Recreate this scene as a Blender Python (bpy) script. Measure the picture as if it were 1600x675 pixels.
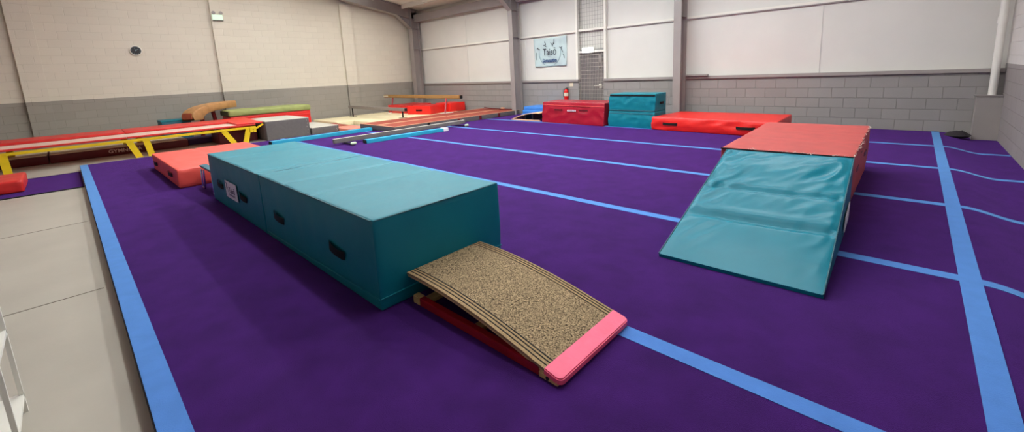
import bpy, bmesh, math, random
from mathutils import Vector, Matrix, noise
random.seed(7)
for o in list(bpy.data.objects): bpy.data.objects.remove(o)
S = bpy.context.scene
COL = S.collection

# ------------------------------------------------------------------ camera
CAM_H = 1.57
cd = bpy.data.cameras.new('camera'); cam = bpy.data.objects.new('camera', cd); COL.objects.link(cam)
W3 = Vector((1.67017024, 0.616319373, -0.581043332)); ang = W3.length
Rm = Matrix.Rotation(ang, 3, W3.normalized())          # world -> (right, down, forward)
M = Matrix((Rm[0], -Rm[1], -Rm[2])).transposed().to_4x4()
M.translation = (0, 0, CAM_H)
cam.matrix_world = M
cd.sensor_fit = 'HORIZONTAL'; cd.sensor_width = 36
cd.lens = 659.364 / 1600 * 36
cd.shift_x = (800 - 811.3) / 1600
cd.shift_y = -(337.5 - 228.3) / 1600
cd.clip_end = 100; cd.clip_start = 0.05
S.camera = cam

# ------------------------------------------------------------------ exposure, world, lamps
S.view_settings.view_transform = 'Standard'; S.view_settings.look = 'None'
S.view_settings.gamma = 1; S.view_settings.use_curve_mapping = False
S.view_settings.exposure = -0.17
wd = bpy.data.worlds.new('world'); S.world = wd; wd.use_nodes = True
wd.node_tree.nodes['Background'].inputs[0].default_value = (0.8, 0.85, 1, 1)
wd.node_tree.nodes['Background'].inputs[1].default_value = 0.15
def lamp(x, y, z, sx, sy, power, col=(0.92, 0.98, 1.0)):
    l = bpy.data.lights.new('batten_light', 'AREA'); l.shape = 'RECTANGLE'; l.size = sx; l.size_y = sy
    l.energy = power; l.color = col
    o = bpy.data.objects.new('batten_light', l); COL.objects.link(o); o.location = (x, y, z)
    return o
for (y, z, p) in ((2.7, 5.55, 105), (5.7, 5.2, 130), (8.9, 4.62, 95)):
    for x, k in ((-14.8, 0.40), (-11.6, 0.70), (-8.4, 0.90), (-5.2, 0.82), (-2.0, 0.60)):
        lamp(x, y, z, 2.6, 0.25, p*k)
        lamp(x, y, z+0.05, 2.6, 0.25, p*k*(1.5 if y > 8 else 1.0)).rotation_euler = (math.pi, 0, 0)      # the battens throw light up on the roof liner too
for x in (-12.0, -6.0):
    lamp(x, -3.5, 5.3, 3.0, 0.25, 35)

# ------------------------------------------------------------------ materials
def lin(c):
    return tuple(((v/255)/12.92 if v/255 <= 0.04045 else ((v/255+0.055)/1.055)**2.4) for v in c)
def mat(name, rgb, rough=0.5, spec=0.5, metal=0.0, var=0.0, vscale=3.0, bump=0.0, bscale=40.0, coat=0.0, sheen=0.0, emit=None, estr=0.0, rgb2=None, detail=3.0):
    m = bpy.data.materials.new(name); m.use_nodes = True
    nt = m.node_tree; N = nt.nodes; L = nt.links; b = N['Principled BSDF']
    c = (*lin(rgb), 1)
    b.inputs['Base Color'].default_value = c
    b.inputs['Roughness'].default_value = rough
    b.inputs['Specular IOR Level'].default_value = spec
    b.inputs['Metallic'].default_value = metal
    b.inputs['Coat Weight'].default_value = coat
    b.inputs['Coat Roughness'].default_value = 0.15
    if sheen:
        b.inputs['Sheen Weight'].default_value = sheen; b.inputs['Sheen Roughness'].default_value = 0.45
        b.inputs['Sheen Tint'].default_value = (*[min(1, v*5+0.06) for v in lin(rgb)], 1)
    tc = N.new('ShaderNodeTexCoord')
    if var > 0 or rgb2:
        n = N.new('ShaderNodeTexNoise'); n.inputs['Scale'].default_value = vscale; n.inputs['Detail'].default_value = detail
        L.new(tc.outputs['Object'], n.inputs['Vector'])
        r = N.new('ShaderNodeValToRGB'); r.color_ramp.elements[0].position = 0.32; r.color_ramp.elements[1].position = 0.68
        c2 = lin(rgb2) if rgb2 else [v*(1+var) for v in lin(rgb)]
        c1 = lin(rgb) if rgb2 else [v*(1-var) for v in lin(rgb)]
        r.color_ramp.elements[0].color = (*c1, 1); r.color_ramp.elements[1].color = (*c2, 1)
        L.new(n.outputs['Fac'], r.inputs[0]); L.new(r.outputs[0], b.inputs['Base Color'])
    if bump > 0:
        n2 = N.new('ShaderNodeTexNoise'); n2.inputs['Scale'].default_value = bscale; n2.inputs['Detail'].default_value = 4
        L.new(tc.outputs['Object'], n2.inputs['Vector'])
        bp = N.new('ShaderNodeBump'); bp.inputs['Strength'].default_value = bump; bp.inputs['Distance'].default_value = 0.01
        L.new(n2.outputs['Fac'], bp.inputs['Height']); L.new(bp.outputs[0], b.inputs['Normal'])
    if emit:
        b.inputs['Emission Color'].default_value = (*lin(emit), 1); b.inputs['Emission Strength'].default_value = estr
    return m

def block_mat(name, axis, low, high, split, run=0.45, course=0.225, zoff=0.0, bstr=0.5):
    """painted blockwork: brick courses in relief, two paint colours with a straight paint line at height `split`"""
    m = bpy.data.materials.new(name); m.use_nodes = True
    nt = m.node_tree; N = nt.nodes; L = nt.links; b = N['Principled BSDF']
    g = N.new('ShaderNodeNewGeometry'); sp = N.new('ShaderNodeSeparateXYZ'); L.new(g.outputs['Position'], sp.inputs[0])
    cb = N.new('ShaderNodeCombineXYZ')
    ad = N.new('ShaderNodeMath'); ad.operation = 'ADD'; L.new(sp.outputs['X'], ad.inputs[0]); L.new(sp.outputs['Y'], ad.inputs[1])
    L.new((sp.outputs['X'] if axis == 'x' else sp.outputs['Y']) if axis in 'xy' else ad.outputs[0], cb.inputs[0])
    za = N.new('ShaderNodeMath'); za.operation = 'ADD'; za.inputs[1].default_value = zoff
    L.new(sp.outputs['Z'], za.inputs[0]); L.new(za.outputs[0], cb.inputs[1])
    br = N.new('ShaderNodeTexBrick'); L.new(cb.outputs[0], br.inputs['Vector'])
    br.inputs['Scale'].default_value = 1; br.inputs['Brick Width'].default_value = run; br.inputs['Row Height'].default_value = course
    br.inputs['Mortar Size'].default_value = 0.006; br.inputs['Mortar Smooth'].default_value = 0.6; br.inputs['Bias'].default_value = 0
    br.inputs['Color1'].default_value = (1, 1, 1, 1); br.inputs['Color2'].default_value = (0.93, 0.93, 0.93, 1); br.inputs['Mortar'].default_value = (0.80, 0.79, 0.78, 1)
    gt = N.new('ShaderNodeMath'); gt.operation = 'GREATER_THAN'; gt.inputs[1].default_value = split; L.new(sp.outputs['Z'], gt.inputs[0])
    mx = N.new('ShaderNodeMix'); mx.data_type = 'RGBA'; L.new(gt.outputs[0], mx.inputs[0])
    mx.inputs[6].default_value = (*lin(low), 1); mx.inputs[7].default_value = (*lin(high), 1)
    ml = N.new('ShaderNodeMix'); ml.data_type = 'RGBA'; ml.blend_type = 'MULTIPLY'; ml.inputs[0].default_value = 1
    # upper cream paint fills the joints: their tint is weaker there
    wk = N.new('ShaderNodeMix'); wk.data_type = 'RGBA'; L.new(br.outputs['Color'], wk.inputs[6]); wk.inputs[7].default_value = (1, 1, 1, 1)
    wf = N.new('ShaderNodeMath'); wf.operation = 'MULTIPLY'; wf.inputs[1].default_value = 0.5; L.new(gt.outputs[0], wf.inputs[0]); L.new(wf.outputs[0], wk.inputs[0])
    L.new(mx.outputs[2], ml.inputs[6]); L.new(wk.outputs[2], ml.inputs[7]); L.new(ml.outputs[2], b.inputs['Base Color'])
    no = N.new('ShaderNodeTexNoise'); no.inputs['Scale'].default_value = 55; no.inputs['Detail'].default_value = 4; L.new(g.outputs['Position'], no.inputs['Vector'])
    s1 = N.new('ShaderNodeMath'); s1.operation = 'MULTIPLY'; s1.inputs[1].default_value = -1.0; L.new(br.outputs['Fac'], s1.inputs[0])
    s2 = N.new('ShaderNodeMath'); s2.operation = 'MULTIPLY_ADD'; s2.inputs[1].default_value = 0.3; L.new(no.outputs['Fac'], s2.inputs[0]); L.new(s1.outputs[0], s2.inputs[2])
    bp = N.new('ShaderNodeBump'); bp.inputs['Strength'].default_value = bstr; bp.inputs['Distance'].default_value = 0.012
    L.new(s2.outputs[0], bp.inputs['Height']); L.new(bp.outputs[0], b.inputs['Normal'])
    b.inputs['Roughness'].default_value = 0.6; b.inputs['Specular IOR Level'].default_value = 0.35
    return m

GREY = (152, 146, 137); CREAM = (214, 206, 190)
def translucent(m, f):
    nt = m.node_tree; b = nt.nodes['Principled BSDF']; tr = nt.nodes.new('ShaderNodeBsdfTranslucent'); mx = nt.nodes.new('ShaderNodeMixShader')
    tr.inputs['Color'].default_value = b.inputs['Base Color'].default_value
    mx.inputs[0].default_value = f; nt.links.new(b.outputs[0], mx.inputs[1]); nt.links.new(tr.outputs[0], mx.inputs[2])
    nt.links.new(mx.outputs[0], nt.nodes['Material Output'].inputs['Surface']); return m
Mt = dict(
    carpet=mat('purple_carpet', (56, 21, 88), 0.95, 0.1, var=0.2, vscale=5, bump=0.6, bscale=260, sheen=0.42, detail=8),
    line=mat('blue_velcro', (76, 122, 196), 0.85, 0.15, var=0.05, vscale=9, bump=0.2, bscale=200, sheen=0.3),
    edge=mat('floor_edge_dark', (28, 22, 34), 0.9),
    foam=mat('sprung_foam', (60, 58, 66), 0.95),
    teal=mat('teal_vinyl', (4, 116, 132), 0.48, 0.28, var=0.05, vscale=2.5, bump=0.15, bscale=14),
    tealdk=mat('teal_seam', (14, 84, 96), 0.5),
    aqua=mat('aqua_vinyl', (36, 150, 182), 0.45, 0.4, var=0.05),
    navyteal=mat('dark_teal_vinyl', (40, 96, 112), 0.5, 0.4),
    red=mat('red_vinyl', (205, 42, 38), 0.4, 0.45, var=0.06, vscale=4, bump=0.15, bscale=14),
    brightred=mat('bright_red_vinyl', (226, 34, 28), 0.38, 0.5, var=0.05, vscale=4, bump=0.2, bscale=12),
    crimson=mat('crimson_vinyl', (156, 10, 38), 0.35, 0.5, var=0.08, vscale=5, bump=0.2, bscale=12),
    wornred=mat('worn_red_vinyl', (176, 72, 68), 0.55, 0.3, var=0.08, vscale=6, bump=0.2, bscale=20),
    coral=mat('faded_coral_vinyl', (232, 84, 74), 0.45, 0.4, var=0.05, vscale=3, bump=0.12, bscale=14),
    maroon=mat('maroon_vinyl', (96, 18, 26), 0.45, 0.4, var=0.1),
    fray=mat('frayed_backing', (210, 190, 180), 0.9),
    black=mat('black_webbing', (16, 15, 18), 0.8, 0.3),
    blackgloss=mat('black_plastic', (18, 18, 20), 0.4),
    boardcarpet=mat('board_carpet', (58, 46, 36), 0.95, 0.1, rgb2=(214, 186, 146), vscale=120, bump=0.9, bscale=300, detail=2),
    plainfelt=mat('board_carpet_border', (168, 142, 106), 0.95, 0.1, var=0.25, vscale=120, bump=0.5, bscale=300),
    pink=mat('pink_tape', (244, 92, 128), 0.45, 0.4, var=0.06, vscale=8, bump=0.2, bscale=20),
    ply=mat('plywood', (206, 172, 118), 0.6, 0.3, var=0.15, vscale=12),
    redpaint=mat('red_painted_wood', (150, 16, 26), 0.4, 0.5, var=0.1, vscale=8),
    grey=mat('grey_paint', (152, 144, 140), 0.5, 0.4, var=0.03),
    steel=mat('grey_painted_steel', (148, 139, 136), 0.45, 0.4, var=0.03),
    cream=mat('cream_cladding', (214, 211, 204), 0.55, 0.3, var=0.02, vscale=1.5),
    white=mat('white_paint', (228, 224, 214), 0.45, 0.4),
    ceil=mat('ceiling_liner', (230, 225, 216), 0.7, 0.2, var=0.04, vscale=1.2),
    concrete=mat('painted_concrete', (176, 169, 157), 0.32, 0.45, var=0.07, vscale=1.4, bump=0.05, bscale=30),
    bareconc=mat('bare_concrete', (104, 94, 82), 0.8, 0.2, var=0.1, vscale=6, bump=0.2, bscale=60),
    yellow=mat('yellow_powder_coat', (226, 190, 20), 0.4, 0.5, var=0.06, vscale=6),
    bed=translucent(mat('trampoline_bed', (250, 222, 208), 0.75, 0.2), 0.4),
    creamvinyl=mat('cream_mat_vinyl', (236, 222, 182), 0.5, 0.35, var=0.04, vscale=2),
    greyvinyl=mat('grey_mat_side', (98, 92, 92), 0.75, 0.25, var=0.06, vscale=12, bump=0.2, bscale=60),
    greytop=mat('pale_grey_mat_top', (190, 184, 172), 0.6, 0.3, var=0.04),
    brown=mat('terracotta_carpet', (146, 66, 52), 0.6, 0.2, var=0.05, vscale=3),
    salmon=mat('salmon_carpet', (214, 134, 116), 0.8, 0.2, var=0.06),
    tape=mat('beige_tape', (232, 186, 148), 0.7, 0.2),
    beamcloth=mat('grey_suede', (112, 106, 104), 0.8, 0.2, var=0.08, vscale=30),
    greybeam=mat('pale_grey_suede', (138, 130, 124), 0.8, 0.2, var=0.06, vscale=20),
    tanbeam=mat('tan_beam_suede', (160, 120, 72), 0.75, 0.2, var=0.08, vscale=14),
    leather=mat('tan_leather', (178, 130, 82), 0.55, 0.35, var=0.16, vscale=5, bump=0.2, bscale=30),
    leatherend=mat('red_brown_leather', (170, 84, 60), 0.55, 0.35, var=0.14, vscale=6),
    green=mat('olive_green_cover', (150, 156, 96), 0.7, 0.25, var=0.1, vscale=5, bump=0.2, bscale=18),
    darkgreen=mat('dark_olive_end', (74, 76, 52), 0.8, 0.2),
    darkred=mat('dark_red_steel', (110, 24, 26), 0.45, 0.4),
    chrome=mat('chrome_tube', (205, 205, 210), 0.18, 0.5, metal=1.0),
    galv=mat('pale_wire', (196, 188, 176), 0.5, 0.4, metal=0.2),
    door=mat('dark_grey_door', (112, 106, 106), 0.5, 0.4, var=0.04),
    banner=mat('pale_blue_banner', (186, 204, 204), 0.75, 0.2, var=0.04, vscale=3),
    ink=mat('navy_print', (26, 32, 52), 0.7), inkblue=mat('blue_print', (24, 62, 110), 0.7), inkgrey=mat('grey_print', (134, 158, 168), 0.7),
    paper=mat('white_label', (226, 218, 224), 0.5), inkpurple=mat('purple_print', (70, 34, 84), 0.6),
    palegreen=mat('pale_green_wheel', (176, 196, 164), 0.5),
    blue=mat('blue_vinyl', (62, 128, 208), 0.45, 0.4, var=0.05),
    extred=mat('extinguisher_red', (206, 22, 20), 0.25, 0.5),
    sign=mat('lit_sign', (255, 255, 255), 0.4, emit=(235, 248, 255), estr=2.2),
    em=mat('emergency_lens', (214, 232, 214), 0.3, emit=(190, 240, 200), estr=0.35),
    pvc=mat('white_pvc_pipe', (226, 222, 214), 0.4, 0.4, var=0.04, vscale=6),
    darkcloth=mat('dark_bundle', (46, 40, 44), 0.9, bump=0.5, bscale=20),
    white_text=mat('white_print', (206, 182, 176), 0.6),
    purplemat=mat('dark_purple_vinyl', (62, 40, 92), 0.6, 0.3),
    beige=mat('beige_plastic', (214, 200, 176), 0.5),
)

# ------------------------------------------------------------------ builders
def link_mesh(name, verts, faces, m, parent=None, smooth=False, mats=None, fm=None):
    me = bpy.data.meshes.new(name); me.from_pydata([tuple(v) for v in verts], [], faces)
    for k in (mats or [m]): me.materials.append(k)
    if fm:
        for p, i in zip(me.polygons, fm): p.material_index = i
    if smooth:
        for p in me.polygons: p.use_smooth = True
    me.update()
    o = bpy.data.objects.new(name, me); COL.objects.link(o)
    if parent: o.parent = parent
    return o
def thing(name, label, cat, loc=(0, 0, 0), rz=0.0, group=None):
    o = bpy.data.objects.new(name, None); COL.objects.link(o); o.location = loc; o.rotation_euler = (0, 0, rz)
    o.empty_display_size = 0.1
    o['label'] = label; o['category'] = cat
    if group: o['group'] = group
    return o
def tag(o, label, cat, group=None, kind=None):
    o['label'] = label; o['category'] = cat
    if group: o['group'] = group
    return o
def struct(o): o['kind'] = 'structure'; return o

class MB:
    def __init__(s): s.v = []; s.f = []
    def add(s, v, f):
        n = len(s.v); s.v += [Vector(x) for x in v]; s.f += [tuple(i+n for i in q) for q in f]; return s
    def box(s, x0, x1, y0, y1, z0, z1):
        v = [(x, y, z) for x in (x0, x1) for y in (y0, y1) for z in (z0, z1)]
        return s.add(v, [(0, 1, 3, 2), (4, 6, 7, 5), (0, 4, 5, 1), (2, 3, 7, 6), (0, 2, 6, 4), (1, 5, 7, 3)])
    def bar(s, a, b, w, h, up=(0, 0, 1)):
        a = Vector(a); b = Vector(b); d = (b-a).normalized(); u = Vector(up)
        sd = d.cross(u).normalized(); u = sd.cross(d).normalized()
        v = [p + sd*i*w/2 + u*j*h/2 for p in (a, b) for i, j in ((-1, -1), (1, -1), (1, 1), (-1, 1))]
        return s.add(v, [(0, 1, 2, 3), (7, 6, 5, 4), (0, 4, 5, 1), (1, 5, 6, 2), (2, 6, 7, 3), (3, 7, 4, 0)])
    def tube(s, pts, r, n=10, closed=False):
        pts = [Vector(p) for p in pts]; k = len(pts); rings = []
        ref = Vector((0, 0, 1))
        for i, p in enumerate(pts):
            a = pts[i-1] if i > 0 else (pts[-1] if closed else p); c = pts[(i+1) % k] if (i < k-1 or closed) else p
            d = (c-a).normalized()
            if abs(d.dot(ref)) > 0.95: ref = Vector((1, 0, 0)) if abs(d.x) < 0.9 else Vector((0, 1, 0))
            x = d.cross(ref).normalized(); y = d.cross(x).normalized()
            rr = r[i] if isinstance(r, (list, tuple)) else r
            rings.append([p + x*math.cos(t)*rr + y*math.sin(t)*rr for t in [2*math.pi*j/n for j in range(n)]])
        v = [q for ring in rings for q in ring]; f = []
        for i in range(k if closed else k-1):
            i2 = (i+1) % k
            for j in range(n): f.append((i*n+j, i*n+(j+1) % n, i2*n+(j+1) % n, i2*n+j))
        if not closed: f += [tuple(range(n))[::-1], tuple((k-1)*n+j for j in range(n))]
        return s.add(v, f)
    def lathe(s, prof, c=(0, 0, 0), n=24, axis='z'):
        v = []; f = []; k = len(prof)
        for (r, h) in prof:
            for j in range(n):
                t = 2*math.pi*j/n; a, b = r*math.cos(t), r*math.sin(t)
                v.append({'z': (a, b, h), 'x': (h, a, b), 'y': (a, h, b)}[axis])
        v = [Vector(q)+Vector(c) for q in v]
        for i in range(k-1):
            for j in range(n): f.append((i*n+j, i*n+(j+1) % n, (i+1)*n+(j+1) % n, (i+1)*n+j))
        f += [tuple(range(n))[::-1], tuple((k-1)*n+j for j in range(n))]
        return s.add(v, f)
    def prism(s, poly, axis, a, b):
        """poly: 2-D outline, extruded along axis from a to b"""
        n = len(poly)
        def P(p, h): return {'x': (h, p[0], p[1]), 'y': (p[0], h, p[1]), 'z': (p[0], p[1], h)}[axis]
        v = [P(p, a) for p in poly] + [P(p, b) for p in poly]
        f = [tuple(range(n))[::-1], tuple(range(n, 2*n))] + [(i, (i+1) % n, n+(i+1) % n, n+i) for i in range(n)]
        return s.add(v, f)
    def build(s, name, m, parent=None, smooth=False, bevel=0.0):
        o = link_mesh(name, s.v, s.f, m, parent, False)
        bm = bmesh.new(); bm.from_mesh(o.data); bmesh.ops.recalc_face_normals(bm, faces=bm.faces)
        if bevel: bmesh.ops.bevel(bm, geom=[e for e in bm.edges if e.calc_face_angle(0) > 0.6], offset=bevel, segments=2, affect='EDGES', clamp_overlap=True)
        bm.to_mesh(o.data); bm.free()
        if smooth:
            for p in o.data.polygons: p.use_smooth = True
            try: o.data.set_sharp_from_angle(angle=math.radians(40))
            except Exception: pass
        return o

def soft_box(name, size, m, parent=None, r=0.02, res=0.08, amp=0.003, nscale=3.0, disp=None, warp=None, base=(0, 0, 0), seed=0.0, stretch=(1, 1, 1)):
    """upholstered pad: rounded box of `size` standing on z=0, with gentle wrinkles; warp maps unit cube -> corners"""
    sx, sy, sz = size
    def axis(L):
        k = max(2, int((L-2*r)/res)); a = [0, r*0.3, r]
        a += [r + (L-2*r)*i/k for i in range(1, k)]
        return a + [L-r, L-r*0.3, L]
    ax = [axis(sx), axis(sy), axis(sz)]
    nx, ny, nz = [len(a)-1 for a in ax]
    idx = {}; vs = []; fs = []
    def vid(i, j, k):
        key = (i, j, k)
        if key not in idx:
            idx[key] = len(vs)
            p = Vector((ax[0][i], ax[1][j], ax[2][k]))
            q = Vector((min(max(p.x, r), sx-r), min(max(p.y, r), sy-r), min(max(p.z, r), sz-r)))
            nrm = (p-q); nrm = nrm.normalized() if nrm.length > 1e-9 else Vector((0, 0, 1))
            w = q + nrm*r
            e = Vector((w.x*nscale*stretch[0]+seed, w.y*nscale*stretch[1]-seed, w.z*nscale*stretch[2]+2*seed))
            d = amp*(noise.noise(e)+0.5*noise.noise(e*2.3))
            if disp: d += disp(w.x/sx, w.y/sy, w.z/sz, nrm)
            if w.z < 1e-4+r*0.05 or nrm.z < -0.5: d = 0
            w = w + nrm*d
            w.z = max(w.z, 0.0)
            if warp: w = Vector(warp(w.x/sx, w.y/sy, w.z/sz))
            vs.append(w + Vector(base))
        return idx[key]
    for i in range(nx):
        for j in range(ny):
            fs.append((vid(i, j, 0), vid(i, j+1, 0), vid(i+1, j+1, 0), vid(i+1, j, 0)))
            fs.append((vid(i, j, nz), vid(i+1, j, nz), vid(i+1, j+1, nz), vid(i, j+1, nz)))
        for k in range(nz):
            fs.append((vid(i, 0, k), vid(i+1, 0, k), vid(i+1, 0, k+1), vid(i, 0, k+1)))
            fs.append((vid(i, ny, k), vid(i, ny, k+1), vid(i+1, ny, k+1), vid(i+1, ny, k)))
    for j in range(ny):
        for k in range(nz):
            fs.append((vid(0, j, k), vid(0, j, k+1), vid(0, j+1, k+1), vid(0, j+1, k)))
            fs.append((vid(nx, j, k), vid(nx, j+1, k), vid(nx, j+1, k+1), vid(nx, j, k+1)))
    return link_mesh(name, vs, fs, m, parent, True)
def hexwarp(b, t):
    """b, t: four bottom and four top corners in order (0,0),(1,0),(1,1),(0,1)"""
    b = [Vector(p) for p in b]; t = [Vector(p) for p in t]
    def f(u, v, w):
        lo = b[0]*(1-u)*(1-v)+b[1]*u*(1-v)+b[2]*u*v+b[3]*(1-u)*v
        hi = t[0]*(1-u)*(1-v)+t[1]*u*(1-v)+t[2]*u*v+t[3]*(1-u)*v
        return lo*(1-w)+hi*w
    return f
def text_mesh(name, body, size, m, parent, mw, depth=0.001, width=None, offset=0.0):
    c = bpy.data.curves.new(name, 'FONT'); c.body = body; c.size = size; c.extrude = depth; c.offset = offset
    c.align_x = 'CENTER'; c.align_y = 'CENTER'; c.resolution_u = 3
    t = bpy.data.objects.new(name, c); COL.objects.link(t)
    dg = bpy.context.evaluated_depsgraph_get(); me = bpy.data.meshes.new_from_object(t.evaluated_get(dg))
    bpy.data.objects.remove(t)
    if width:
        xs = [v.co.x for v in me.vertices]; k = width/(max(xs)-min(xs))
        for v in me.vertices: v.co.x *= k
    me.transform(mw); me.materials.clear(); me.materials.append(m)
    o = bpy.data.objects.new(name, me); COL.objects.link(o); o.parent = parent
    return o
def frame_mat(origin, right, up):
    r = Vector(right).normalized(); u = Vector(up).normalized(); n = r.cross(u)
    m = Matrix((r, u, n)).transposed().to_4x4(); m.translation = origin
    return m
def strap(name, a, b, out, parent, w=0.05, sag=0.025, m=None):
    """webbing carry handle: strip bowed out from the face between a and b"""
    a = Vector(a); b = Vector(b); o = Vector(out).normalized(); d = (b-a).normalized(); side = d.cross(o).normalized()
    v = []; n = 10
    for i in range(n+1):
        t = i/n; h = sag*math.sin(math.pi*t)**0.6 + 0.004
        p = a.lerp(b, t)
        for k, (s_, hh) in enumerate(((-1, 0), (1, 0), (1, 0.005), (-1, 0.005))):
            v.append(p + side*s_*w/2*(1.0 if 0.12 < t < 0.88 else 1.1) + o*(h+hh))
    f = []
    for i in range(n):
        for k in range(4): f.append((i*4+k, i*4+(k+1) % 4, (i+1)*4+(k+1) % 4, (i+1)*4+k))
    f += [(3, 2, 1, 0), (n*4, n*4+1, n*4+2, n*4+3)]
    return link_mesh(name, v, f, m or Mt['black'], parent)

# ================================================================== setting
ZF = -0.10                                         # bare floor; carpet of the sprung floor is z = 0
XL, XR, YF, YN = -17.8, 1.24, 11.95, -6.0
EAVE = 4.62; SL = 0.18; RIDGE_Y = 3.0
def roof_z(y): return EAVE + (YF - y)*SL if y > RIDGE_Y else EAVE + (YF-RIDGE_Y)*SL - (RIDGE_Y-y)*SL
fl = struct(MB().box(XL-0.2, XR+0.2, YN-0.2, YF+0.4, ZF-0.2, ZF).build('floor', Mt['concrete']))
mb = MB()
for x in (-7.79, -4.98): mb.box(x-0.006, x+0.006, YN, 0.0, ZF, ZF+0.0015)
struct(mb.build('trim_2', Mt['bareconc']))                                                   # slab joints

mL = block_mat('blockwork_left', 'y', GREY, CREAM, 1.355, zoff=0.1)
mP = block_mat('blockwork_pier', 'd', GREY, CREAM, 1.355, zoff=0.1)
mF = block_mat('blockwork_far', 'x', (147, 142, 139), GREY, 9, zoff=0.0, bstr=0.8)
mR = block_mat('blockwork_right', 'y', (150, 142, 140), (212, 206, 202), 1.33, zoff=0.1, bstr=0.7)
def gable(name, x0, x1, m):
    poly = [(YN, ZF), (YF+0.3, ZF), (YF+0.3, roof_z(YF)), (RIDGE_Y, roof_z(RIDGE_Y)), (YN, roof_z(YN))]
    return struct(MB().prism(poly, 'x', x0, x1).build(name, m))
wl = gable('wall_left', XL-0.2, XL, mL)
for y0 in (-0.65, 3.9, 8.4, ):
    struct(MB().box(XL-0.05, XL+0.12, y0, y0+0.46, ZF, roof_z(y0+0.46)-0.5 if y0 > 7 else roof_z(y0)+0.0).build('pier_left', mP, None))
gable('wall_right', XR, XR+0.2, mR)
struct(MB().box(XL-0.2, XR+0.2, YN-0.2, YN, ZF, 5.2).build('wall_near', Mt['cream']))
# far wall: block dado (with a doorway), sill capping and flat cladding above
DX0, DX1 = -8.30, -7.33
mb = MB().box(XL-0.2, DX0, YF, YF+0.2, ZF, 1.17).box(DX1, XR+0.1, YF, YF+0.2, ZF, 1.17)
wf = struct(mb.build('wall_far', mF))
mb = MB().box(XL, DX0, YF-0.05, YF+0.15, 1.17, 1.245).box(DX1, XR, YF-0.05, YF+0.15, 1.17, 1.245)
struct(mb.build('trim_3', Mt['grey'], None, bevel=0.006))
Y2 = YF+0.10
mb = MB().box(XL, DX0-0.09, Y2, Y2+0.1, 1.245, EAVE+0.1).box(DX1+0.09, XR, Y2, Y2+0.1, 1.245, EAVE+0.1)
mb.box(DX0-0.09, DX1+0.09, Y2+0.08, Y2+0.16, 2.2, EAVE+0.1)
struct(mb.build('wall_far_cladding', Mt['cream']))
mb = MB().box(XL, DX0-0.09, Y2-0.05, Y2, 2.80, 2.86).box(DX1+0.09, XR, Y2-0.05, Y2, 2.80, 2.86).box(DX0-0.09, DX1+0.09, Y2-0.06, Y2+0.06, 2.80, 2.87)
struct(mb.build('trim_4', Mt['white'], None, bevel=0.005))
mb = MB().box(XL, DX0-0.09, Y2-0.045, Y2, 2.775, 2.80).box(DX1+0.09, XR, Y2-0.045, Y2, 2.775, 2.80)
struct(mb.build('trim_5', Mt['grey']))
mb = MB()
for x in (-14.06, -10.75, -1.65): mb.box(x-0.018, x+0.018, Y2-0.012, Y2, 1.245, 2.775)
for x in (-14.06, -1.70, ): mb.box(x-0.018, x+0.018, Y2-0.012, Y2, 2.87, EAVE)
struct(mb.build('trim_6', Mt['cream']))
# door frame posts, lintel, door with fittings, wire screen over it
mb = MB().box(DX0-0.09, DX0-0.01, YF-0.02, YF+0.12, 1.20, EAVE).box(DX1+0.02, DX1+0.10, YF-0.02, YF+0.12, 1.20, EAVE)
mb.box(DX0-0.01, DX1+0.02, YF+0.02, YF+0.14, 2.10, 2.17)
struct(mb.build('trim_7', Mt['white'], None, bevel=0.005))
dr = struct(MB().box(DX0, DX1, YF+0.10, YF+0.15, ZF, 2.10).build('door_1', Mt['door'], None, bevel=0.004))
MB().box(-7.53, -7.44, YF+0.03, YF+0.10, 1.78, 2.03).box(-7.8, -7.5, YF+0.06, YF+0.08, 2.0, 2.03).build('door_closer', Mt['grey'], dr, bevel=0.006)
MB().box(-7.56, -7.46, YF+0.07, YF+0.10, 0.93, 1.08).bar((-7.72, YF+0.04, 1.02), (-7.50, YF+0.04, 1.02), 0.025, 0.03).box(-7.53, -7.5, YF+0.03, YF+0.09, 1.0, 1.04).build('door_handle', Mt['white'], dr, bevel=0.004)
MB().lathe([(0.001, -0.02), (0.03, -0.02), (0.035, 0), (0.035, 0.02)], (-7.51, YF+0.09, 1.61), 16, 'y').build('door_lock', Mt['chrome'], dr, True)
mb = MB()
for z in [0.02+0.125*i for i in range(17)]: mb.bar((DX0-0.0, YF+0.012, z), (DX1, YF+0.012, z), 0.008, 0.008)
for x in [DX0+0.03+0.062*i for i in range(16)]: mb.bar((x, YF+0.018, -0.05), (x, YF+0.018, 2.10), 0.005, 0.005, (0, 1, 0))
tag(mb.build('wire_screen', Mt['galv']), 'pale wire security mesh hung in front of the grey fire door', 'mesh screen')
mb = MB()
for z in [2.22+0.13*i for i in range(19)]: mb.bar((DX0-0.0, YF+0.05, z), (DX1, YF+0.05, z), 0.007, 0.007)
for x in [DX0+0.03+0.1*i for i in range(10)]: mb.bar((x, YF+0.056, 2.17), (x, YF+0.056, EAVE), 0.006, 0.006, (0, 1, 0))
gm = mat('grey_wire', (128, 122, 116), 0.5)
tag(mb.build('wire_screen', gm), 'grey wire mesh panel on the cream wall above the fire door', 'mesh screen')

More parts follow.
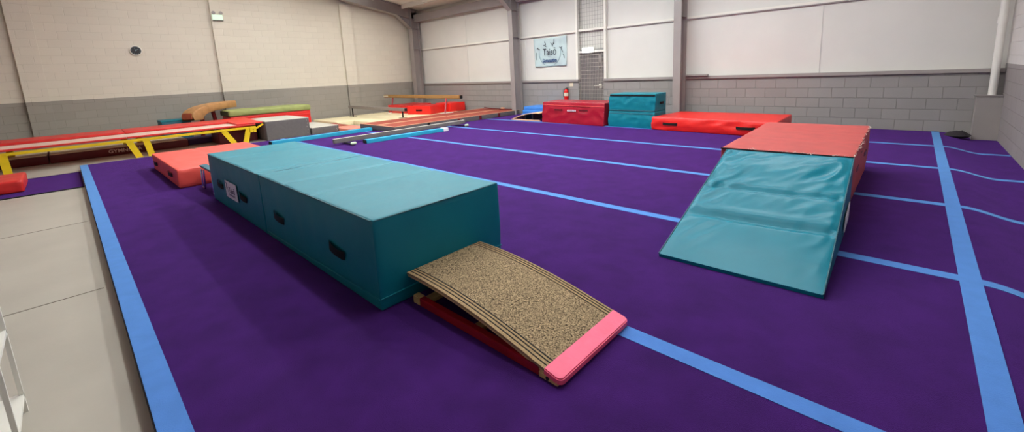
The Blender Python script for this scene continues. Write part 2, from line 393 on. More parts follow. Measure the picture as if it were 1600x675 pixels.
# ceiling: two liner slopes, purlins
mb = MB()
for (ya, yb) in ((YF+0.35, RIDGE_Y), (RIDGE_Y, YN-0.2)):
    za = EAVE + (YF-ya)*SL if ya > RIDGE_Y else roof_z(ya); zb = roof_z(yb)
    mb.add([(XL-0.2, ya, za), (XR+0.2, ya, za), (XR+0.2, yb, zb), (XL-0.2, yb, zb), (XL-0.2, ya, za+0.1), (XR+0.2, ya, za+0.1), (XR+0.2, yb, zb+0.1), (XL-0.2, yb, zb+0.1)],
           [(0, 1, 2, 3), (7, 6, 5, 4), (0, 4, 5, 1), (1, 5, 6, 2), (2, 6, 7, 3), (3, 7, 4, 0)])
struct(mb.build('ceiling', Mt['ceil']))
mb = MB()
for y in (11.0, 9.6, 8.2, 6.8, 5.4, 4.0):
    z = roof_z(y); mb.box(-17.1, XR, y-0.03, y+0.03, z-0.2, z-0.0)
struct(mb.build('ceiling_purlin', Mt['cream'], None))
mb = MB()
for y in (10.3, 7.5):
    z = roof_z(y)
    mb.bar((-17.0, y, z-0.05), (-11.4, y-1.3, roof_z(y-1.3)-0.05), 0.06, 0.03)
struct(mb.build('ceiling_brace', Mt['white'], None))
struct(MB().box(-15.2, -12.1, 10.75, 10.95, 4.60, 4.66).build('ceiling_tray', Mt['white'], None, bevel=0.005))

# portal frames: I-section column, sloping rafter, haunch (kept together, one per frame line)
def portal(x, w=0.205, side=1, trim=False):
    yf = 11.5; yb = YF-0.05 if not trim else YF-0.05
    x0, x1 = x-w/2, x+w/2; top = roof_z(yf)
    mb = MB()
    mb.box(x0, x1, yf, yf+0.02, ZF, top-0.03).box(x0, x1, yb-0.02, yb, ZF, top-0.2).box(x-0.006, x+0.006, yf+0.02, yb-0.02, ZF, top-0.2)
    for z in (2.84, 3.78): mb.box(x0+0.01, x1-0.01, yf+0.02, yb-0.02, z, z+0.015)
    c = struct(mb.build('column_far', Mt['steel']))
    mb = MB()
    for (za, zb, ww) in ((0.0, 0.02, w), (0.45, 0.47, w)):
        for ya, yb2 in ((yb, RIDGE_Y),):
            mb.add([(x-ww/2, ya, roof_z(ya)-za-0.02), (x+ww/2, ya, roof_z(ya)-za-0.02), (x+ww/2, yb2, roof_z(yb2)-za-0.02), (x-ww/2, yb2, roof_z(yb2)-za-0.02),
                    (x-ww/2, ya, roof_z(ya)-zb-0.02), (x+ww/2, ya, roof_z(ya)-zb-0.02), (x+ww/2, yb2, roof_z(yb2)-zb-0.02), (x-ww/2, yb2, roof_z(yb2)-zb-0.02)],
                   [(0, 1, 2, 3), (7, 6, 5, 4), (0, 4, 5, 1), (1, 5, 6, 2), (2, 6, 7, 3), (3, 7, 4, 0)])
    mb.prism([(yb, roof_z(yb)-0.02), (yb, roof_z(yb)-0.47), (RIDGE_Y, roof_z(RIDGE_Y)-0.47), (RIDGE_Y, roof_z(RIDGE_Y)-0.02)], 'x', x-0.006, x+0.006)
    # haunch
    mb.prism([(11.5, roof_z(11.5)-0.45), (11.5, 3.78), (10.85, roof_z(10.85)-0.46)], 'x', x-0.006, x+0.006)
    mb.bar((x, 11.5, 3.78), (x, 10.80, roof_z(10.80)-0.47), w, 0.02, (0, 1, 0.9))
    struct(mb.build('rafter_beam', Mt['steel']))
portal(-17.36, 0.30); portal(-10.95); portal(-4.77)
# eaves beam between the frames
mb = MB()
for xa, xb in ((-17.36, -11.06), (-10.84, -4.88), (-4.66, XR)):
    mb.box(xa, xb, 11.72, 11.90, 4.08, 4.40)
struct(mb.build('eaves_beam', Mt['steel']))

# boxed-in corner, downpipe
t = MB().box(0.90, XR, 11.70, YF, ZF, 0.735).build('pipe_boxing', Mt['grey']); struct(t)
MB().box(0.88, XR, 11.68, YF, 0.735, 0.755).build('boxing_lid', Mt['grey'], t, bevel=0.004)
t = thing('downpipe', 'white plastic downpipe rising from the boxed-in corner beside the right wall', 'pipe', (1.10, 11.80, 0.755))
MB().tube([(0, 0, 0), (0, 0, 1.2), (0, 0, 3.9)], 0.057, 20).build('pipe', Mt['pvc'], t, True)
MB().tube([(0, 0, 1.30), (0, 0, 1.42)], 0.068, 20).build('collar', Mt['pvc'], t, True)
MB().tube([(0, 0, 0.66), (0, 0, 0.69)], 0.064, 20).box(-0.02, 0.02, 0, 0.13, 0.66, 0.69).build('clip', Mt['pvc'], t, True)
tag(MB().box(-4.66, -4.05, YF-0.12, YF-0.06, 1.245, 1.295).build('conduit', Mt['grey'], None, bevel=0.01), 'short grey trunking lying on the sill beside the tall column', 'trunking')

# ================================================================== sprung floor
def prof(x):
    if x <= 0.47: return 0.0
    t = min(1, (x-0.47)/0.46); s = t*t*(3-2*t)
    return -0.09*s + (0.004*math.sin((x-0.93)*9) if x > 0.93 else 0)
sf = thing('sprung_floor', 'large purple carpeted gymnastics floor crossed by blue lines', 'sprung floor', (0, 0, ZF))
def strip(name, x0, x1, y0, y1, m, parent, zt, zb=None, org=(0, 0, ZF)):
    xs = [x0] + [x for x in [0.47+0.05*i for i in range(16)] if x0 < x < x1] + [x1]
    v = []; f = []
    for x in xs:
        top = prof(x)+zt; bot = (prof(x)+zb) if zb is not None else ZF
        bot = max(bot, ZF)
        for (y, z) in ((y0, bot), (y1, bot), (y1, max(top, bot+0.001)), (y0, max(top, bot+0.001))): v.append((x-org[0], y-org[1], z-org[2]))
    for i in range(len(xs)-1):
        for k in range(4): f.append((i*4+k, i*4+(k+1) % 4, (i+1)*4+(k+1) % 4, (i+1)*4+k))
    n = (len(xs)-1)*4; f += [(3, 2, 1, 0), (n, n+1, n+2, n+3)]
    o = MB().add(v, f).build(name, m, parent)
    return o
strip('carpet', -13.1, XR, 0.066, YF, Mt['carpet'], sf, 0.0, None)
MB().box(-13.12, -1.0, 0.058, 0.066, 0, 0.098).box(-13.12, -13.1, 0.058, 11.9, 0, 0.098).build('edge_band', Mt['edge'], sf)
strip('border_line', -13.12, -1.0, 0.062, 0.18, Mt['line'], sf, 0.004, 0.0)
for y in (2.09, 4.10, 6.11, 8.09, 10.06):
    strip('carpet_line', -13.1, 0.353, y-0.056, y+0.056, Mt['line'], sf, 0.003, 0.0)
    strip('carpet_line', 0.467, XR-0.01, y-0.050, y+0.050, Mt['line'], sf, 0.003, 0.0)
strip('border_line', 0.353, 0.467, -0.8, 11.94, Mt['line'], sf, 0.004, 0.0)
strip('carpet_extension', -1.0, XR, -3.0, 0.066, Mt['carpet'], sf, 0.0, None)

# second, narrow purple mat on the left
t = thing('carpet_runner', 'narrow purple runner with black edges on the bare floor at left', 'runner', (-12.0, 0, ZF))
MB().box(-0.8, 1.27, -5.0, 0.05, 0, 0.012).build('carpet', Mt['carpet'], t)
MB().box(-0.82, -0.78, -5.0, 0.05, 0, 0.014).box(1.26, 1.31, -5.0, 0.05, 0, 0.014).build('edging', Mt['black'], t)

# ================================================================== big mats
def creases(lines, depth=0.008, wid=0.02, face='top'):
    def d(u, v, w, n):
        r = 0
        if n.z > 0.5:
            for (a, slope, k) in lines:
                q = (u - a - slope*(v-0.5)); r -= depth*k*math.exp(-(q/wid)**2)
        return r
    return d
def teal_block(x0, x1, label, top_creases, seed, with_flap, with_label):
    y0, y1, h = 1.262, 2.42, 0.652
    t = thing('foam_block', label, 'foam block', (x0, y0, 0), 0, 'teal foam blocks pushed end to end')
    L = x1-x0
    cr = creases(top_creases, 0.020, 0.013)
    def disp(u, v, w, n):
        d = cr(u, v, w, n)
        if n.y < -0.5: d += 0.012*math.sin(math.pi*w)*math.sin(math.pi*u) + 0.004*noise.noise(Vector((u*9, w*3+u*2, seed)))
        if n.x > 0.5: d += 0.006*math.sin(math.pi*w)
        if n.z > 0.5: d += 0.006*noise.noise(Vector((u*5, v*4, seed)))
        return d
    soft_box('cover', (L, y1-y0, h), Mt['teal'], t, 0.016, 0.035, 0.0022, 5, disp, seed=seed)
    # piped top edges
    r = 0.0055
    MB().tube([(0.02, -0.001, h-0.008), (L/2, -0.004, h-0.006), (L-0.02, -0.001, h-0.008)], r, 6).tube([(L-0.004, 0.015, h-0.008), (L+0.001, (y1-y0)/2, h-0.006), (L-0.004, y1-y0-0.015, h-0.008)], r, 6).build('piping', Mt['tealdk'], t, True)
    if with_flap:
        MB().tube([(0.03, -0.006, 0.055), (L*0.5, -0.012, 0.075), (L-0.0, -0.006, 0.088)], 0.005, 6).tube([(L+0.004, 0.0, 0.088), (L+0.007, (y1-y0)/2, 0.10), (L+0.004, y1-y0, 0.09)], 0.005, 6).build('zip_seam', Mt['teal'], t, True)
    return t
b1 = teal_block(-7.13, -4.895, 'far teal foam block of the long pair, with a white club label on its side', [(0.33, 0.06, 0.5), (0.93, 0.0, 0.6)], 1.3, False, True)
b2 = teal_block(-4.885, -2.535, 'near teal foam block of the long pair, against the raised end of the springboard', [(0.30, 0.02, 0.8), (0.58, 0.04, 0.6), (0.04, 0.0, 0.6)], 4.7, True, False)
for blk, ox, xs in ((b1, -7.13, (-6.55, -5.54)), (b2, -4.885, (-4.37, -3.12))):
    for x in xs:
        strap('handle', (x-ox-0.13, -0.008, 0.315), (x-ox+0.13, -0.012, 0.285), (0, -1, 0), blk, 0.06, 0.02)
# club label on the far block
lb = MB().box(0.885, 1.375, -0.026, -0.022, 0.195, 0.405).build('label', Mt['paper'], b1)
def fig_strokes(o, r, u, s, pts_list, m, parent, name='gymnast_print', w=0.012):
    mb = MB(); o = Vector(o); r = Vector(r); u = Vector(u); n = r.cross(u)
    for pts in pts_list:
        for a, b in zip(pts[:-1], pts[1:]):
            mb.bar(o+r*a[0]*s+u*a[1]*s, o+r*b[0]*s+u*b[1]*s, w*s, 0.001, n)
    return mb.build(name, m, parent)
lo = Vector((1.13, -0.0268, 0.30))
text_mesh('label_text', 'Taisō', 0.10, Mt['inkpurple'], lb, frame_mat(lo+Vector((0.03, 0, 0.0)), (1, 0, 0), (0, 0, 1)), 0.0005, 0.26, 0.002)
text_mesh('label_text', 'Gymnastics', 0.05, Mt['inkpurple'], lb, frame_mat(lo+Vector((0.02, 0, -0.055)), (1, 0, 0), (0, 0, 1)), 0.0005, 0.27)
fig_strokes(lo+Vector((-0.17, 0, 0.03)), (1, 0, 0), (0, 0, 1), 0.08, [[(-.5, -.4), (-.3, .2), (.1, .5), (.5, .8)], [(-.3, .2), (.2, -.1), (.4, -.8)], [(-.6, .7), (0, .5)]], Mt['inkpurple'], lb, w=0.14)

# red crash mat behind, left
t = thing('crash_mat', 'faded coral red crash mat behind the far end of the long teal blocks', 'crash mat', (-11.0, 1.06, 0))
def dz(u, v, w, n):
    d = 0
    if n.z > 0.5: d -= 0.012*math.exp(-((v-0.42-0.1*u)/0.02)**2)
    if n.x > 0.5: d += 0.012*math.sin(math.pi*w) + 0.008*noise.noise(Vector((v*9, w*9, 3)))
    return d
soft_box('cover', (2.66, 1.62, 0.30), Mt['coral'], t, 0.018, 0.05, 0.005, 4, dz, seed=2.2)
for xa in (0.30, 1.85): strap('handle', (xa, -0.004, 0.165), (xa+0.34, -0.004, 0.16), (0, -1, 0), t, 0.06, 0.02)
# small folding trampette between mat and block
t = thing('trampette', 'small chrome-legged trampette wedged between coral crash mat and teal block', 'trampette', (-7.72, 1.62, 0))
mb = MB()
for (a, b) in (((-0.42, -0.27, 0.31), (0.42, -0.27, 0.31)), ((-0.42, 0.45, 0.31), (0.42, 0.45, 0.31))): mb.tube([a, b], 0.014, 10)
mb.tube([(-0.42, -0.27, 0.31), (-0.42, 0.45, 0.31)], 0.014, 10).tube([(0.42, -0.27, 0.31), (0.42, 0.45, 0.31)], 0.014, 10)
mb.build('frame', Mt['chrome'], t, True)
MB().box(-0.38, 0.38, -0.23, 0.41, 0.312, 0.318).build('bed', Mt['black'], t)
soft_box('frame_pad', (0.9, 0.10, 0.03), Mt['navyteal'], t, 0.01, 0.05, 0.003, base=(-0.45, -0.30, 0.325))
for (x, s) in ((-0.36, 1), (0.34, 1)):
    mb = MB(); mb.tube([(x, -0.30, 0.30), (x, -0.31, 0.03), (x+0.02, -0.31, 0.012), (x+0.14, -0.31, 0.012), (x+0.16, -0.31, 0.03), (x+0.17, -0.30, 0.30)], 0.012, 10)
    mb.build('leg', Mt['chrome'], t, True)
mb = MB().tube([(-0.36, 0.42, 0.30), (-0.36, 0.42, 0.012), (0.34, 0.42, 0.012), (0.34, 0.42, 0.30)], 0.012, 10); mb.build('leg', Mt['chrome'], t, True)

# ================================================================== springboard (foreground)
t = thing('springboard', 'carpeted springboard with bright pink front edge, against the near teal block', 'springboard', (-2.52, 1.47, 0))
Lb = 1.35
ys0, ys1 = 0.0, 0.69
def zc(u):                       # board top along its length, u = 0 raised end .. 1 front
    return 0.212 + 0.012*math.sin(math.pi*min(1, u*1.15)) - 0.172*u**1.75 if u < 1 else 0.04
def sheet(name, u0, u1, ya, yb, th, off, m, n=30):
    v = []; f = []
    for i in range(n+1):
        u = u0+(u1-u0)*i/n; x = u*Lb; z = zc(u)+off
        v += [(x, ya, z-th), (x, yb, z-th), (x, yb, z), (x, ya, z)]
    for i in range(n):
        for k in range(4): f.append((i*4+k, i*4+(k+1) % 4, (i+1)*4+(k+1) % 4, (i+1)*4+k))
    f += [(3, 2, 1, 0), (n*4, n*4+1, n*4+2, n*4+3)]
    return MB().add(v, f).build(name, m, t, True)
sheet('board', 0.0, 0.99, ys0+0.004, ys1-0.004, 0.018, -0.014, Mt['ply'])
sheet('carpet_top', 0.0, 0.925, ys0+0.075, ys1-0.075, 0.012, 0.0, Mt['boardcarpet'])
for ya, yb in ((ys0, ys0+0.075), (ys1-0.075, ys1)):
    c = sheet('carpet_border', 0.0, 0.925, ya, yb, 0.016, 0.0, Mt['plainfelt'])
    for k in ((0.022, 0.048, 0.070) if ya < 0.1 else (0.005, 0.03, 0.053)):
        q = sheet('border_stripe', 0.0, 0.925, ya+k, ya+k+0.007, 0.002, 0.0016, Mt['black']); q.parent = c
# pink taped front with rounded corners
v = []; f = []
out = [(0.925, 0)]; pts = []
R_ = 0.035
xa, xb = 0.925*Lb-0.005, 1.005*Lb
def front_outline():
    o = [(xa, -0.004)]
    for i in range(6): a = -math.pi/2 + (math.pi/2)*i/5; o.append((xb-R_+R_*math.cos(a), -0.004+R_+R_*math.sin(a)))
    for i in range(6): a = (math.pi/2)*i/5; o.append((xb-R_+R_*math.cos(a), ys1+0.004-R_+R_*math.sin(a)))
    o.append((xa, ys1+0.004)); return o
ol = front_outline(); n = len(ol)
def zt(x): u = min(x/Lb, 0.999); return zc(u)+0.004
v = [(x, y, max(0.0, zt(x)-0.038)) for x, y in ol] + [(x, y, zt(x)) for x, y in ol]
f = [tuple(range(n))[::-1], tuple(range(n, 2*n))] + [(i, (i+1) % n, n+(i+1) % n, n+i) for i in range(n)]
MB().add(v, f).build('front_tape', Mt['pink'], t, False, 0.006)
# base frame: two red rails, cross members and springs
for y in (0.0, ys1-0.05):
    rl = MB().box(0.13, 1.21, y, y+0.045, 0.0, 0.058).build('base_rail', Mt['redpaint'], t, bevel=0.004)
    e = MB().box(0.055, 0.13, y-0.003, y+0.048, 0.0, 0.062).build('rail_end', Mt['ply'], rl, bevel=0.006)
    e = MB().box(1.21, 1.335, y-0.003, y+0.05, 0.0, 0.034).build('rail_end', Mt['ply'], rl, bevel=0.004)
    MB().lathe([(0.001, -0.004), (0.011, -0.004), (0.011, 0)], (1.27, y-0.002, 0.018), 12, 'y').build('bolt', Mt['blackgloss'], rl)
for xq in (0.13, 0.66): MB().box(xq-0.035, xq+0.035, 0.045, ys1-0.05, 0.0, 0.03).build('cross_member', Mt['ply'], t, bevel=0.003)
for xq, zq in ((0.10, 0.178), (0.385, 0.165)): MB().box(xq-0.035, xq+0.035, 0.03, ys1-0.03, zq, zq+0.025).build('board_batten', Mt['ply'], t, bevel=0.003)
for (x, y) in ((0.13, 0.17), (0.13, 0.5), (0.38, 0.22), (0.38, 0.46)):
    pts = [(x+0.035*math.cos(a), y+0.035*math.sin(a), 0.03+0.155*a/(2*math.pi*5)) for a in [i*2*math.pi/12 for i in range(61)]]
    MB().tube(pts, 0.005, 6).build('spring', Mt['blackgloss'], t, True)

# ================================================================== ramp and red block
t = thing('incline_wedge', 'shiny teal folding incline wedge leaning against the worn red block at right', 'wedge mat', (-1.44, 3.18, 0))
O = Vector((-1.44, 3.18, 0))
bt = [Vector(p)-O for p in ((-1.442, 3.185, 0), (-0.318, 3.215, 0), (-0.352, 5.03, 0), (-1.49, 4.965, 0))]
tp = [Vector(p)-O for p in ((-1.442, 3.185, 0.028), (-0.318, 3.215, 0.028), (-0.352, 5.025, 0.622), (-1.465, 4.955, 0.618))]
def dr_(u, v, w, n):
    if n.z < 0.5: return 0
    d = -0.034*math.exp(-((v-0.34-0.02*u)/0.022)**2) - 0.024*math.exp(-((v-0.60-0.015*u)/0.020)**2)
    d += 0.014*math.exp(-((v-0.385-0.02*u)/0.03)**2)
    fold = 0.5*(math.exp(-(u/0.28)**2) + 0.8*math.exp(-((1-u)/0.25)**2)) + 0.06
    e = Vector((u*3.2+v*3.5, (v-u*0.8)*9, 2.0)); rn = noise.noise(e)
    d += 0.030*fold*(1-abs(rn)*2.2)
    d += 0.01*math.sin(math.pi*u)*math.sin(math.pi*min(1, max(0, (v-0.02)))*3)**2
    edge = min(1, min(u, 1-u)/0.04, min(v, 1-v)/0.03)
    return d*edge
mtl = mat('ramp_teal_vinyl', (4, 114, 134), 0.34, 0.22, var=0.05, vscale=2.5, bump=0.2, bscale=6)
soft_box('cover', (1.13, 1.9, 0.3), mtl, t, 0.006, 0.018, 0.0, 3, dr_, hexwarp(bt, tp))
MB().tube([tp[1]+Vector((0.0, 0, 0.001)), tp[2]+Vector((0, 0, 0.001))], 0.005, 6).build('piping', Mt['tealdk'], t, True)
MB().tube([tp[0]+Vector((0.0, 0, 0.001)), tp[3]+Vector((0, 0, 0.001))], 0.005, 6).build('piping', Mt['tealdk'], t, True)
MB().add([Vector(p)-O for p in ((-0.322, 4.35, 0.10), (-0.333, 4.75, 0.13), (-0.333, 4.78, 0.26), (-0.322, 4.40, 0.22), (-0.33, 4.35, 0.10), (-0.341, 4.75, 0.13), (-0.341, 4.78, 0.26), (-0.33, 4.40, 0.22))],
         [(0, 1, 2, 3), (7, 6, 5, 4), (0, 4, 5, 1), (1, 5, 6, 2), (2, 6, 7, 3), (3, 7, 4, 0)]).build('label', Mt['paper'], t)

t = thing('foam_block', 'worn red foam block with frayed top edges behind the teal incline wedge', 'foam block', (-1.6, 5.06, 0))
O = Vector((-1.6, 5.06, 0))
bt = [Vector(p)-O for p in ((-1.56, 5.06, 0), (-0.40, 5.06, 0), (-0.40, 7.50, 0), (-1.62, 7.50, 0))]
tp = [Vector(p)-O for p in ((-1.54, 4.99, 0.625), (-0.355, 5.05, 0.625), (-0.385, 7.50, 0.625), (-1.63, 7.47, 0.625))]
def db(u, v, w, n):
    d = 0
    if n.x > 0.5: d += 0.01*math.sin(math.pi*w) + 0.008*noise.noise(Vector((v*12, w*6, 1)))
    if n.z > 0.5: d += -0.006*math.exp(-((v-0.33)/0.01)**2) - 0.006*math.exp(-((v-0.66)/0.01)**2) + 0.004*noise.noise(Vector((u*4, v*6, 0)))
    return d
soft_box('cover', (1.2, 2.44, 0.62), Mt['wornred'], t, 0.012, 0.05, 0.002, 5, db, hexwarp(bt, tp))
def fray(a, b, n, parent, s=0.02, seed=1):
    rd = random.Random(seed); mb = MB(); a = Vector(a); b = Vector(b)
    for i in range(n):
        p = a.lerp(b, rd.random()); q = Vector((rd.uniform(-1, 1), rd.uniform(-1, 1), rd.uniform(-.2, .5)))*s
        mb.bar(p, p+q, 0.005, 0.003)
    o = mb.build('frayed_edge', Mt['fray'], parent); o['kind'] = 'stuff'; return o
fray(tp[0]+Vector((0, 0.0, .003)), tp[1]+Vector((0, 0, .003)), 34, t, 0.028, 3)
fray(tp[1]+Vector((0.005, 0, 0)), tp[2]+Vector((0.005, 0, 0)), 46, t, 0.02, 4)
MB().tube([tp[0]+Vector((0, -0.004, -0.002)), tp[1]+Vector((0, -0.004, -0.002))], 0.007, 6).build('velcro_strip', Mt['black'], t, True)
for (ya, zz) in ((0.55, 0.38), (1.55, 0.38)): strap('handle', (1.212, ya, zz), (1.212, ya+0.28, zz), (1, 0, 0), t, 0.05, 0.02, Mt['maroon'])
MB().tube([(1.225, 0.02, 0.48), (1.225, 1.2, 0.475), (1.215, 2.4, 0.48)], 0.007, 6).build('seam', Mt['maroon'], t, True)

# ================================================================== row along the far side
def vinyl_creases(seed, k=0.02):
    def d(u, v, w, n):
        if n.y < -0.5:
            e = Vector((u*5, w*2.2+math.sin(u*7)*0.5, seed)); return k*(1-abs(noise.noise(e))*2)*math.sin(math.pi*w) 
        return 0.004*noise.noise(Vector((u*5, v*4, seed)))
    return d
t = thing('foam_block', 'crimson foam block with a small white label, left of the teal vaulting block', 'foam block', (-8.40, 10.04, 0))
bt = [(0, 0.02, 0), (2.25, -0.06, 0), (2.25, 0.95, 0), (0, 1.0, 0)]; tp = [(0, 0.10, 0.632), (2.25, 0.02, 0.632), (2.25, 0.97, 0.632), (0, 1.0, 0.632)]
soft_box('cover', (2.25, 0.98, 0.63), Mt['crimson'], t, 0.012, 0.035, 0.003, 5, vinyl_creases(2.0, 0.018), hexwarp(bt, tp))
MB().tube([(0.02, 0.085, 0.545), (1.1, 0.03, 0.535), (2.24, 0.003, 0.53)], 0.008, 6).build('seam', Mt['coral'], t, True)
strap('handle', (0.50, 0.030, 0.41), (0.80, 0.022, 0.41), (0, -1, 0), t, 0.045, 0.015, Mt['maroon'])
strap('handle', (1.42, 0.002, 0.415), (1.72, -0.01, 0.415), (0, -1, 0), t, 0.045, 0.015, Mt['maroon'])
MB().box(1.0, 1.30, -0.008, 0.004, 0.375, 0.42).build('label', Mt['paper'], t)
mb = MB()
for i in range(6): mb.box(1.04+i*0.04, 1.065+i*0.04, -0.0095, -0.0085, 0.385, 0.41)
mb.build('label_print', Mt['crimson'], t)
fray((0, 0.08, 0.635), (2.25, 0.0, 0.635), 45, t, 0.022, 8)
fray((2.255, -0.05, 0.05), (2.255, 0.0, 0.6), 12, t, 0.02, 9)

t = thing('vaulting_block', 'tall teal vaulting block with tapered sides and a black strip under its top', 'vaulting block', (-6.03, 10.05, 0))
def hexpart(name, zlo, zhi, m, r=0.014, seed=0.0, k=0.03):
    def lim(z, a, b): return a + (b-a)*z/0.885
    def cor(z): return [(lim(z, 0, 0.035), lim(z, 0.0, 0.03), z), (lim(z, 1.30, 1.34), lim(z, 0.0, 0.03), z), (lim(z, 1.29, 1.31), lim(z, 0.74, 0.70), z), (lim(z, 0.02, 0.05), lim(z, 0.74, 0.70), z)]
    b = cor(zlo); tt = cor(zhi)
    return soft_box(name, (1.2, 1.2, zhi-zlo), m, t, r, 0.035, 0.002, 4, vinyl_creases(seed, k), hexwarp(b, tt))
hexpart('lower_section', 0.0, 0.435, Mt['teal'], seed=5.0)
hexpart('upper_section', 0.44, 0.885, Mt['teal'], seed=6.5)
MB().box(0.045, 1.32, 0.012, 0.03, 0.825, 0.862).build('black_strip', Mt['black'], t)
for zq in (0.37, 0.455): MB().tube([(0.02, 0.008, zq), (1.315, 0.008, zq)], 0.008, 6).build('seam', Mt['tealdk'], t, True)
strap('handle', (1.335, 0.26, 0.64), (1.33, 0.50, 0.64), (1, 0, 0), t, 0.06, 0.02)

t = thing('crash_mat', 'bright red low mat with two black handles beside the teal vaulting block', 'crash mat', (-4.77, 9.9, 0))
O = Vector((-4.77, 9.9, 0))
bt = [Vector(p)-O for p in ((-4.74, 9.96, 0), (-1.98, 9.82, 0), (-2.0, 11.42, 0), (-4.60, 11.42, 0))]
tp = [p+Vector((0, 0.02 if i < 2 else 0, 0.325)) for i, p in enumerate(bt)]
soft_box('cover', (2.75, 1.55, 0.32), Mt['brightred'], t, 0.02, 0.045, 0.003, 5, vinyl_creases(9.0, 0.03), hexwarp(bt, tp))
strap('handle', (0.33, 0.045, 0.165), (0.70, 0.02, 0.165), (0, -1, 0), t, 0.06, 0.03)
strap('handle', (2.02, -0.05, 0.165), (2.40, -0.07, 0.165), (0, -1, 0), t, 0.06, 0.03)

# blue mats stacked, second springboard, by the crimson block
for i in range(3):
    o = soft_box('folded_mat', (1.35, 0.75, 0.12), Mt['blue'], None, 0.015, 0.08, 0.002, seed=i)
    o.location = (-10.15+0.05*i, 11.02+0.02*i, 0.0+0.124*i)
    tag(o, ('bottom', 'middle', 'topmost')[i]+' blue mat of the stack by the far wall left of the crimson block', 'mat', 'blue mats stacked by the far wall')
t = thing('springboard', 'old curved springboard seen edge-on, half hidden by the crimson foam block', 'springboard', (-9.86, 10.2, 0))
mb = MB(); v = []; f = []; n = 20
for i in range(n+1):
    u = i/n; x = 1.25*u; z = 0.03 + 0.24*math.sin(u*math.pi*0.56)
    v += [(x, 0, z-0.022), (x, 0.6, z-0.022), (x, 0.6, z), (x, 0, z)]
for i in range(n):
    for k in range(4): f.append((i*4+k, i*4+(k+1) % 4, (i+1)*4+(k+1) % 4, (i+1)*4+k))
f += [(3, 2, 1, 0), (n*4, n*4+1, n*4+2, n*4+3)]
mb.add(v, f).build('board', Mt['tape'], t, True)
MB().box(0.0, 1.25, 0.0, 0.04, 0, 0.035).box(0.0, 1.25, 0.56, 0.6, 0, 0.035).build('base_rail', Mt['tape'], t, bevel=0.004)
MB().box(0.9, 0.95, 0.03, 0.57, 0.035, 0.22).box(0.6, 0.64, 0.03, 0.57, 0.035, 0.2).build('support', Mt['blackgloss'], t)

# fire extinguisher and its sign, exit light, banner, clock, emergency lamp
t = thing('fire_extinguisher', 'red fire extinguisher on the grey wall beside the fire door', 'fire extinguisher', (-8.77, YF-0.09, 0.55))
MB().lathe([(0.03, 0.0), (0.072, 0.01), (0.078, 0.04), (0.078, 0.30), (0.06, 0.345), (0.03, 0.365), (0.025, 0.38)], n=24).build('cylinder', Mt['extred'], t, True)
MB().box(-0.03, 0.03, -0.02, 0.02, 0.38, 0.40).bar((0, 0, 0.41), (0.10, 0, 0.44), 0.02, 0.015).build('valve', Mt['blackgloss'], t)
MB().tube([(-0.02, 0, 0.39), (-0.10, 0, 0.36), (-0.115, 0, 0.25), (-0.10, -0.01, 0.10)], 0.011, 8).build('hose', Mt['blackgloss'], t, True)
MB().lathe([(0.0795, 0.14), (0.0795, 0.25)], n=24).build('label', Mt['beige'], t, True)
MB().box(-0.03, 0.03, 0.07, 0.09, 0.1, 0.40).build('bracket', Mt['blackgloss'], t)
tag(MB().box(-8.68, -8.53, YF-0.012, YF-0.002, 1.01, 1.13).build('wall_sign', Mt['beige']), 'small beige plate on the grey wall above the fire extinguisher', 'sign')
t = thing('exit_light', 'glowing white emergency light box above the fire door', 'emergency light', (-7.91, YF-0.02, 2.10))
MB().box(-0.19, 0.19, -0.06, 0.02, 0.0, 0.16).build('diffuser', Mt['sign'], t, bevel=0.012)
MB().box(-0.225, 0.225, 0.02, 0.045, -0.01, 0.17).build('backplate', Mt['white'], t, bevel=0.005)

t = thing('club_banner', 'pale blue club banner with gymnast figures pinned to the cream wall', 'banner', (-9.55, Y2-0.03, 2.22))
nx_, nz_ = 30, 20; v = []; f = []
W2, H2 = 0.74, 0.50
for i in range(nx_+1):
    for j in range(nz_+1):
        u = i/nx_*2-1; w = j/nz_*2-1
        xx = u*W2*(1-0.02*(1-w)); zz = w*H2 + 0.02*u*u*(1 if w > 0 else 0)
        yy = -0.012*math.sin(u*5+w*2) - 0.012*math.cos(w*4+u*3)
        v.append((xx, yy, zz))
for i in range(nx_):
    for j in range(nz_): f.append((i*(nz_+1)+j, (i+1)*(nz_+1)+j, (i+1)*(nz_+1)+j+1, i*(nz_+1)+j+1))
o = link_mesh('cloth', v, f, Mt['banner'], t, True); sm = o.modifiers.new('thick', 'SOLIDIFY'); sm.thickness = 0.003
R3 = (1, 0, 0); U3 = (0, 0, 1); yo = -0.034
text_mesh('banner_text', 'Taisō', 0.34, Mt['ink'], t, frame_mat((0.0, yo, 0.0), R3, U3), 0.001, 0.60, 0.0)
text_mesh('banner_text', 'Gymnastics', 0.17, Mt['inkblue'], t, frame_mat((-0.01, yo, -0.29), R3, U3), 0.001, 0.64, 0.006)
text_mesh('banner_text', 'est.', 0.06, Mt['inkgrey'], t, frame_mat((0.0, yo, -0.15), R3, U3), 0.001, 0.16)
figs = [((-0.20, 0.24), [[(-.9, 0), (-.2, .1), (.3, .2), (.2, .9)], [(-.2, .1), (.6, -.5)], [(.1, .9), (-.3, 1.4)]]),
        ((0.14, 0.24), [[(-.8, .9), (0, -.2), (.6, .9), (.8, 1.9)], [(0, -.2), (-.1, -.6)], [(.2, .4), (.8, .5)]]),
        ((-0.52, 0.12), [[(-.6, .3), (-.1, .6), (.1, 0), (.9, -.1)]]),
        ((-0.62, -0.05), [[(.2, .6), (0, 0), (-.1, -.9), (0, -1.9)]]),
        ((0.50, 0.10), [[(-.6, .5), (.1, .2), (.4, -.6), (.9, -1.4)], [(.1, .2), (.6, .6)]]),
        ((0.62, -0.12), [[(-.4, .3), (0, -.1), (.2, -1.2)]])]
